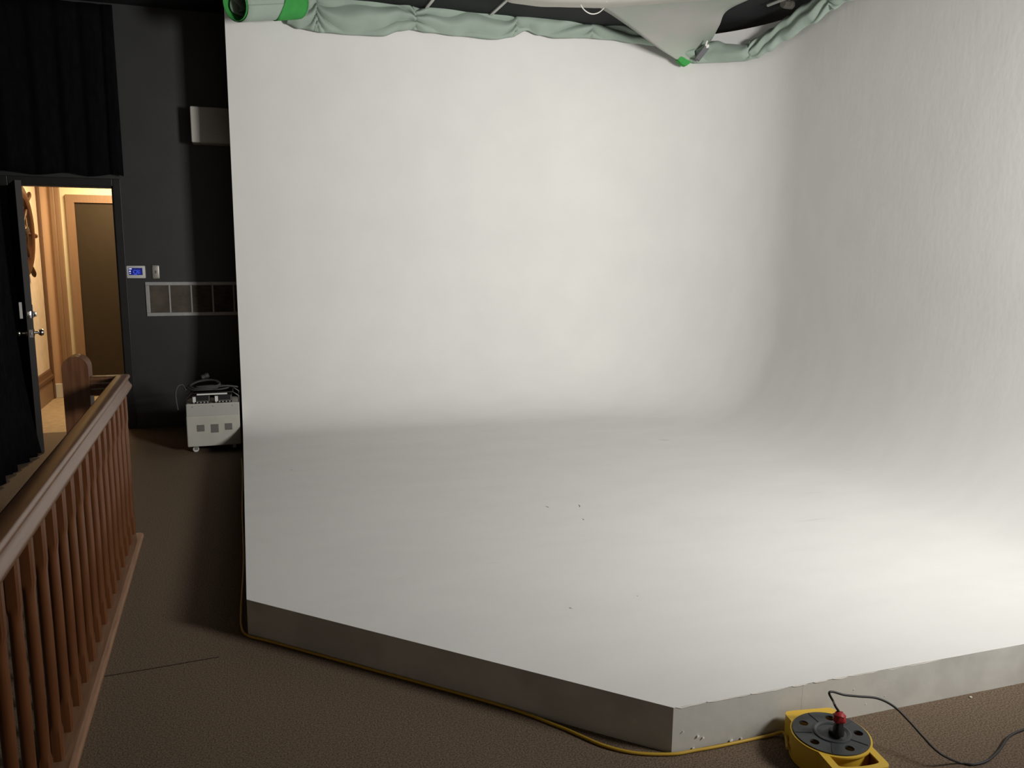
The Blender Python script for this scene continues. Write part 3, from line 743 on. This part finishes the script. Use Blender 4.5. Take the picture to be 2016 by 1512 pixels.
# ------------------------------------------------------------------ ceiling grid and cloth along the wall top
k_ = 7
for xx in (-1.13, -0.52, 0.09, 0.80, 1.515, 2.06):
    struct(boxo('trim_%d' % k_, (xx-0.012, 5.0, ZC-0.012), (xx+0.012, 6.86, ZC), 'ceilbar' if xx > 0.9 else 'ceil')); k_ += 1
struct(boxo('trim_%d' % k_, (1.3, 6.33, ZC-0.010), (2.06, 6.355, ZC), 'ceilbar')); k_ += 1
tl = boxo('ceiling_tile', (1.527, 5.75, ZC-0.006), (2.048, 6.33, ZC-0.001), 'tile')
tag(tl, 'pale ceiling tile between white grid bars above the cyclorama', 'ceiling tile')

def wall_hit(px, py, gap):
    """where the sight line meets the curved cyclorama wall, gap metres in front of it, with the inward normal"""
    d = ray(px, py); t = (YB-gap-EYE.y)/d.y; p = EYE+d*t; cx, cy = XR-RC, YB-RC
    if p.x <= cx: return p, Vector((0, -1, 0))
    r_ = RC-gap; ox, oy = EYE.x-cx, EYE.y-cy
    A = d.x*d.x+d.y*d.y; B = 2*(ox*d.x+oy*d.y); C_ = ox*ox+oy*oy-r_*r_; D = B*B-4*A*C_
    if D > 0:
        t = (-B+math.sqrt(D))/(2*A); p = EYE+d*t
        if p.x >= cx and p.y >= cy: return p, Vector((cx-p.x, cy-p.y, 0)).normalized()
    t = (XR-gap-EYE.x)/d.x
    return EYE+d*t, Vector((-1, 0, 0))

def fold_field(s, v, knots, seed):
    """folds that fan out of the knots: s in path units, v across the cloth 0..1"""
    for i in range(len(knots)-1):
        a, b = knots[i], knots[i+1]
        if a[0] <= s <= b[0]:
            t = (s-a[0])/(b[0]-a[0]); break
    else: return 0.0, 1.0
    vc = a[1]+(b[1]-a[1])*t
    spread = 0.30+0.70*(math.sin(PI*t)**0.6)
    warp = noise.noise(Vector((s*0.011, v*0.9, seed)))
    x = (v-vc)/spread*a[2]+warp*0.85+(t-0.5)*a[3]+seed*0.7+i*1.3
    ridge = 1.0-abs(2*(x-math.floor(x))-1)**1.6
    tight = (1.0-math.sin(PI*t)**0.5)
    return (ridge-0.6), tight

def cloth_run(name, top, bot, place, knots, depth, m, parent, N=420, seed=1.0, amp=0.03):
    """top/bot: tables pixel x -> pixel y of the upper and lower outline; place(px,py) -> (point, outward)"""
    x0, x1 = top[0][0], top[-1][0]; bm = bmesh.new(); rows = []; K = 40
    for i in range(N+1):
        px = x0+(x1-x0)*i/N
        yt, yb = lerp_tab(top, px), lerp_tab(bot, px)
        A, out = place(px, yt); B, out2 = place(px, yb)
        row = []
        for k in range(K+1):
            v = k/K
            p = A+(B-A)*v
            prof_ = math.sin(PI*min(1, max(0, v)))**0.55
            f_, tight = fold_field(px, v, knots, seed)
            d = depth*prof_*(1.0-0.35*tight) + amp*f_*(prof_**0.6) + 0.012*noise.noise(Vector((px*0.016, v*2.2, seed*3)))*prof_
            row.append(bm.verts.new(p+out*d))
        rows.append(row)
    for i in range(N):
        for k in range(K): bm.faces.new((rows[i][k], rows[i+1][k], rows[i+1][k+1], rows[i][k+1]))
    o = finish(name, bm, m, parent, True, 180)
    so = o.modifiers.new('thickness', 'SOLIDIFY'); so.thickness = 0.005; so.offset = -1
    return o
bc = thing('muslin_backdrop', (2.0, 6.9, 3.3), 'grey green muslin backdrop bunched and tied along the cyclorama wall top', 'backdrop cloth')
top = [(565, -14), (620, -12), (700, -14), (780, -6), (800, 0), (822, 16), (845, 8), (930, -4), (975, -2), (1003, 15), (1050, 26), (1100, 28), (1160, 32), (1215, 42), (1260, 62), (1310, 84), (1350, 100), (1362, 97), (1372, 95)]
bot = [(565, 46), (590, 56), (640, 64), (700, 69), (752, 71), (785, 61), (808, 58), (845, 64), (905, 71), (975, 77.5), (1005, 73), (1036, 60), (1062, 69), (1095, 75), (1150, 74.5), (1200, 78), (1250, 85), (1290, 90), (1340, 112), (1362, 122), (1372, 124)]
cloth_run('rolled_cloth', top, bot, lambda x, y: wall_hit(x, y, 0.045),
          [(540, .5, 1.4, .3), (622, .12, 1.9, .9), (816, .62, 1.5, -.8), (1012, .30, 1.3, .6), (1160, .45, 1.2, -.4), (1420, .6, 1.2, .2)], 0.075, 'teal', bc, seed=1.0, amp=0.050)
# right run round the corner and along the side wall
top2 = [(1372, 94), (1395, 84), (1412, 80), (1432, 86), (1462, 88), (1490, 74), (1520, 55), (1555, 30), (1590, 5), (1630, -22), (1700, -60), (1780, -110)]
bot2 = [(1372, 125), (1395, 124), (1420, 123), (1465, 121), (1490, 115), (1515, 102), (1545, 80), (1600, 48), (1640, 20), (1668, 3), (1710, -8), (1780, -40)]
cloth_run('side_cloth', top2, bot2, lambda x, y: wall_hit(x, y, 0.05), [(1370, .4, 1.0, .3), (1480, .7, 1.3, 1.0), (1640, .4, 1.3, .6), (1800, .5, 1, 0)], 0.05, 'teal', bc, N=260, seed=2.3, amp=0.030)

# green roll at the left end, mouth towards the viewer
gr_ = thing('green_backdrop_roll', at(500, 10, 1, 6.72), 'rolled green foam backdrop tube on the left end of the wall top', 'backdrop roll')
c_near = at(464, 7, 1, 6.46); c_far = at(585, 2, 1, 6.86)
axis = (c_far-c_near); LR = axis.length; axis.normalize()
e2 = Vector((0, 0, 1)); e2 = (e2-axis*e2.dot(axis)).normalized(); e1 = axis.cross(e2)
def spiral(bm, r0, r1, t0, t1, l0, l1, n=72, m=10, crumple=0.0, sd=0.0):
    rows = []
    for i in range(n+1):
        a_ = t0+(t1-t0)*i/n; r_ = r0+(r1-r0)*i/n
        row = []
        for j in range(m+1):
            l = l0(a_)+(l1(a_)-l0(a_))*j/m
            p = c_near+axis*l+(e1*math.cos(a_)+e2*math.sin(a_))*r_
            if crumple: p += (e1*noise.noise(p*11+Vector((sd, 0, 0)))+e2*noise.noise(p*11+Vector((0, sd+4, 0))))*crumple
            row.append(bm.verts.new(p))
        rows.append(row)
    for i in range(n):
        for j in range(m): bm.faces.new((rows[i][j], rows[i+1][j], rows[i+1][j+1], rows[i][j+1]))
RR = 0.124
bm = bmesh.new(); spiral(bm, RR-0.004, RR, -0.6, 2*PI-0.2, lambda a_: 0.0, lambda a_: LR)
o = finish('outer_wrap', bm, 'teal', gr_, True, 180); so = o.modifiers.new('thickness', 'SOLIDIFY'); so.thickness = 0.004
bm = bmesh.new(); spiral(bm, RR-0.011, RR-0.010, -0.7, 2*PI+0.0, lambda a_: -0.012, lambda a_: LR-0.01)
o = finish('green_lining', bm, 'green', gr_, True, 180); so = o.modifiers.new('thickness', 'SOLIDIFY'); so.thickness = 0.004
bm = bmesh.new(); spiral(bm, RR+0.005, RR+0.007, -PI*0.98, PI*0.9, lambda a_: LR*0.52+0.05*math.cos(a_+0.6)+0.05*math.sin(a_*2), lambda a_: LR*0.97)
o = finish('green_flap', bm, 'green', gr_, True, 180); so = o.modifiers.new('thickness', 'SOLIDIFY'); so.thickness = 0.004
bm = bmesh.new(); spiral(bm, 0.028, 0.088, 0.4, 3.4*PI, lambda a_: 0.02+0.05*math.sin(a_*1.3)**2, lambda a_: LR*0.7, 110, 10, 0.022, 1.0)
o = finish('crumpled_inner_cloth', bm, 'teal', gr_, True, 180); so = o.modifiers.new('thickness', 'SOLIDIFY'); so.thickness = 0.003

# white silk canopy under the ceiling and its hanging corner
silk = thing('silk_canopy', (3.2, 5.6, 3.40), 'white and grey diffusion silk under the ceiling, one corner hanging down', 'diffusion silk')
edge = [at(996, -6, 2, 3.43), at(1006, 3, 2, 3.43), at(1064, 10.5, 2, 3.42), at(1110, 11.5, 2, 3.42), at(1170, 13.5, 2, 3.42), at(1235, 10, 2, 3.42), at(1300, 5, 2, 3.42), at(1350, 1, 2, 3.42), at(1420, -4, 2, 3.42), at(1500, -14, 2, 3.42)]
E2 = catmull(edge, 6)
bm = bmesh.new(); rows = []
for i, p in enumerate(E2):
    row = []
    for j in range(11):
        t = j/10; q = p+Vector((0.1*t, -1.5*t, 0.0)); q.z += 0.03*math.sin(PI*t)-0.006*(j == 0)+0.006*noise.noise(Vector((q.x*6, q.y*6, 0)))
        row.append(bm.verts.new(q))
    rows.append(row)
for i in range(len(E2)-1):
    for j in range(10): bm.faces.new((rows[i][j], rows[i+1][j], rows[i+1][j+1], rows[i][j+1]))
o = finish('canopy_sheet', bm, 'silk', silk, True, 180); so = o.modifiers.new('thickness', 'SOLIDIFY'); so.thickness = 0.004
# hanging corner: from under the canopy edge down to the tip near the wall
Pl = at(1140, -14, 2, 3.445); Pr = at(1498, -12, 2, 3.445); Pr2 = at(1396, 84, 1, 6.50); Pt = at(1352, 129, 1, 6.60); Pl2 = at(1298, 96, 1, 6.56)
Lside = catmull([Pl, at(1181, 15, 1, 6.16), at(1232, 48, 1, 6.36), Pl2, Pt], 9)
Rside = catmull([Pr, at(1432, 20, 1, 5.95), at(1416, 50, 1, 6.22), Pr2, Pt+(Pr2-Pt)*0.02], 9)
bm = bmesh.new(); rows = []; n = len(Lside)
for i in range(n):
    row = []
    for j in range(17):
        t = j/16; q = Lside[i]+(Rside[i]-Lside[i])*t
        q += Vector((0, -1, 0))*(0.05*math.sin(PI*t)*(1-i/n)+0.015*noise.noise(Vector((t*4, i*0.12, 0)))*(1-i/n))
        row.append(bm.verts.new(q))
    rows.append(row)
for i in range(n-1):
    for j in range(16):
        bm.faces.new((rows[i][j], rows[i+1][j], rows[i+1][j+1], rows[i][j+1]))
hc = finish('hanging_corner', bm, 'silkgrey', silk, True, 180); so = hc.modifiers.new('thickness', 'SOLIDIFY'); so.thickness = 0.003
# green pocket at the tip
gp = [at(1335, 118, 1, 6.575), at(1340, 111.5, 1, 6.573), at(1350, 109, 1, 6.57), at(1359, 109.5, 1, 6.573), at(1366, 117, 1, 6.575), at(1358, 125, 1, 6.58), at(1350.5, 130, 1, 6.585), at(1343, 126, 1, 6.58)]
bm = bmesh.new(); prism(bm, gp, (0, 0.045, 0)); finish('green_corner_pocket', bm, 'green', silk)
bm = bmesh.new(); pts = [at(1372, 94, 1, 6.72)]
cl = thing('spring_clamp', at(1383, 105, 1, 6.50), 'dark grey clamp with white tip holding the hanging silk corner', 'clamp')
a = at(1371.5, 118, 1, 6.48); b = at(1391, 93, 1, 6.42); d = (b-a); ln = d.length; d.normalize()
s = d.cross(Vector((0, 1, 0))).normalized(); MC = Matrix(((s.x, 0, d.x, a.x), (s.y, 1, d.y, a.y), (s.z, 0, d.z, a.z), (0, 0, 0, 1)))
bm = bmesh.new(); box(bm, (-0.024, -0.012, 0), (0.024, 0.012, ln), 0.005, MC); finish('clamp_body', bm, 'clampgrey', cl)
bm = bmesh.new(); lathe(bm, [(0.012, 0), (0.015, 0.010), (0.012, 0.026), (0.004, 0.032)], b-d*0.004, 12, d); lathe(bm, [(0.007, 0.0), (0.007, 0.05)], b-d*0.004+s*0.012, 8, d+s*0.4); finish('clamp_tip', bm, 'whitetip', cl, True)
# white cable loop sagging under the canopy
q = [at(1142, 5, 2, 3.425), at(1146, 14, 1, 6.12), at(1152, 21, 1, 6.12), at(1160, 26, 1, 6.12), at(1168, 27.5, 1, 6.12), at(1177, 25.5, 1, 6.12), at(1185, 20, 1, 6.12), at(1191, 12, 1, 6.12), at(1195, 3, 2, 3.425)]
tag(tubeo('white_cable', q, 0.0042, 'whitetip', None), 'thin white cable loop sagging below the silk canopy', 'cable')
# spotlight fixture in the dark ceiling above the corner
sx = at(1540, 10, 2, ZC-0.02)
fx = thing('ceiling_fixture', (sx.x, sx.y, ZC), 'small metal lamp fixture under the dark ceiling above the wall corner', 'ceiling lamp')
a = at(1512, 10, 2, ZC-0.03); b = at(1548, -4, 2, ZC-0.03)
bm = bmesh.new(); tube(bm, [a, b], 0.014, 8, 0, 0); finish('mounting_bar', bm, 'greymetal', fx, True)
c = at(1552, 9, 2, ZC-0.05)
bm = bmesh.new(); lathe(bm, [(0.025, -0.07), (0.032, -0.03), (0.032, 0.04), (0.018, 0.05)], c, 16, (0.9, 0.3, 0.1)); finish('lamp_body', bm, 'bronze', fx, True)
bm = bmesh.new(); tube(bm, [c, Vector((c.x, c.y, ZC))], 0.012, 8, 0, 0); finish('stem', bm, 'greymetal', fx, True)
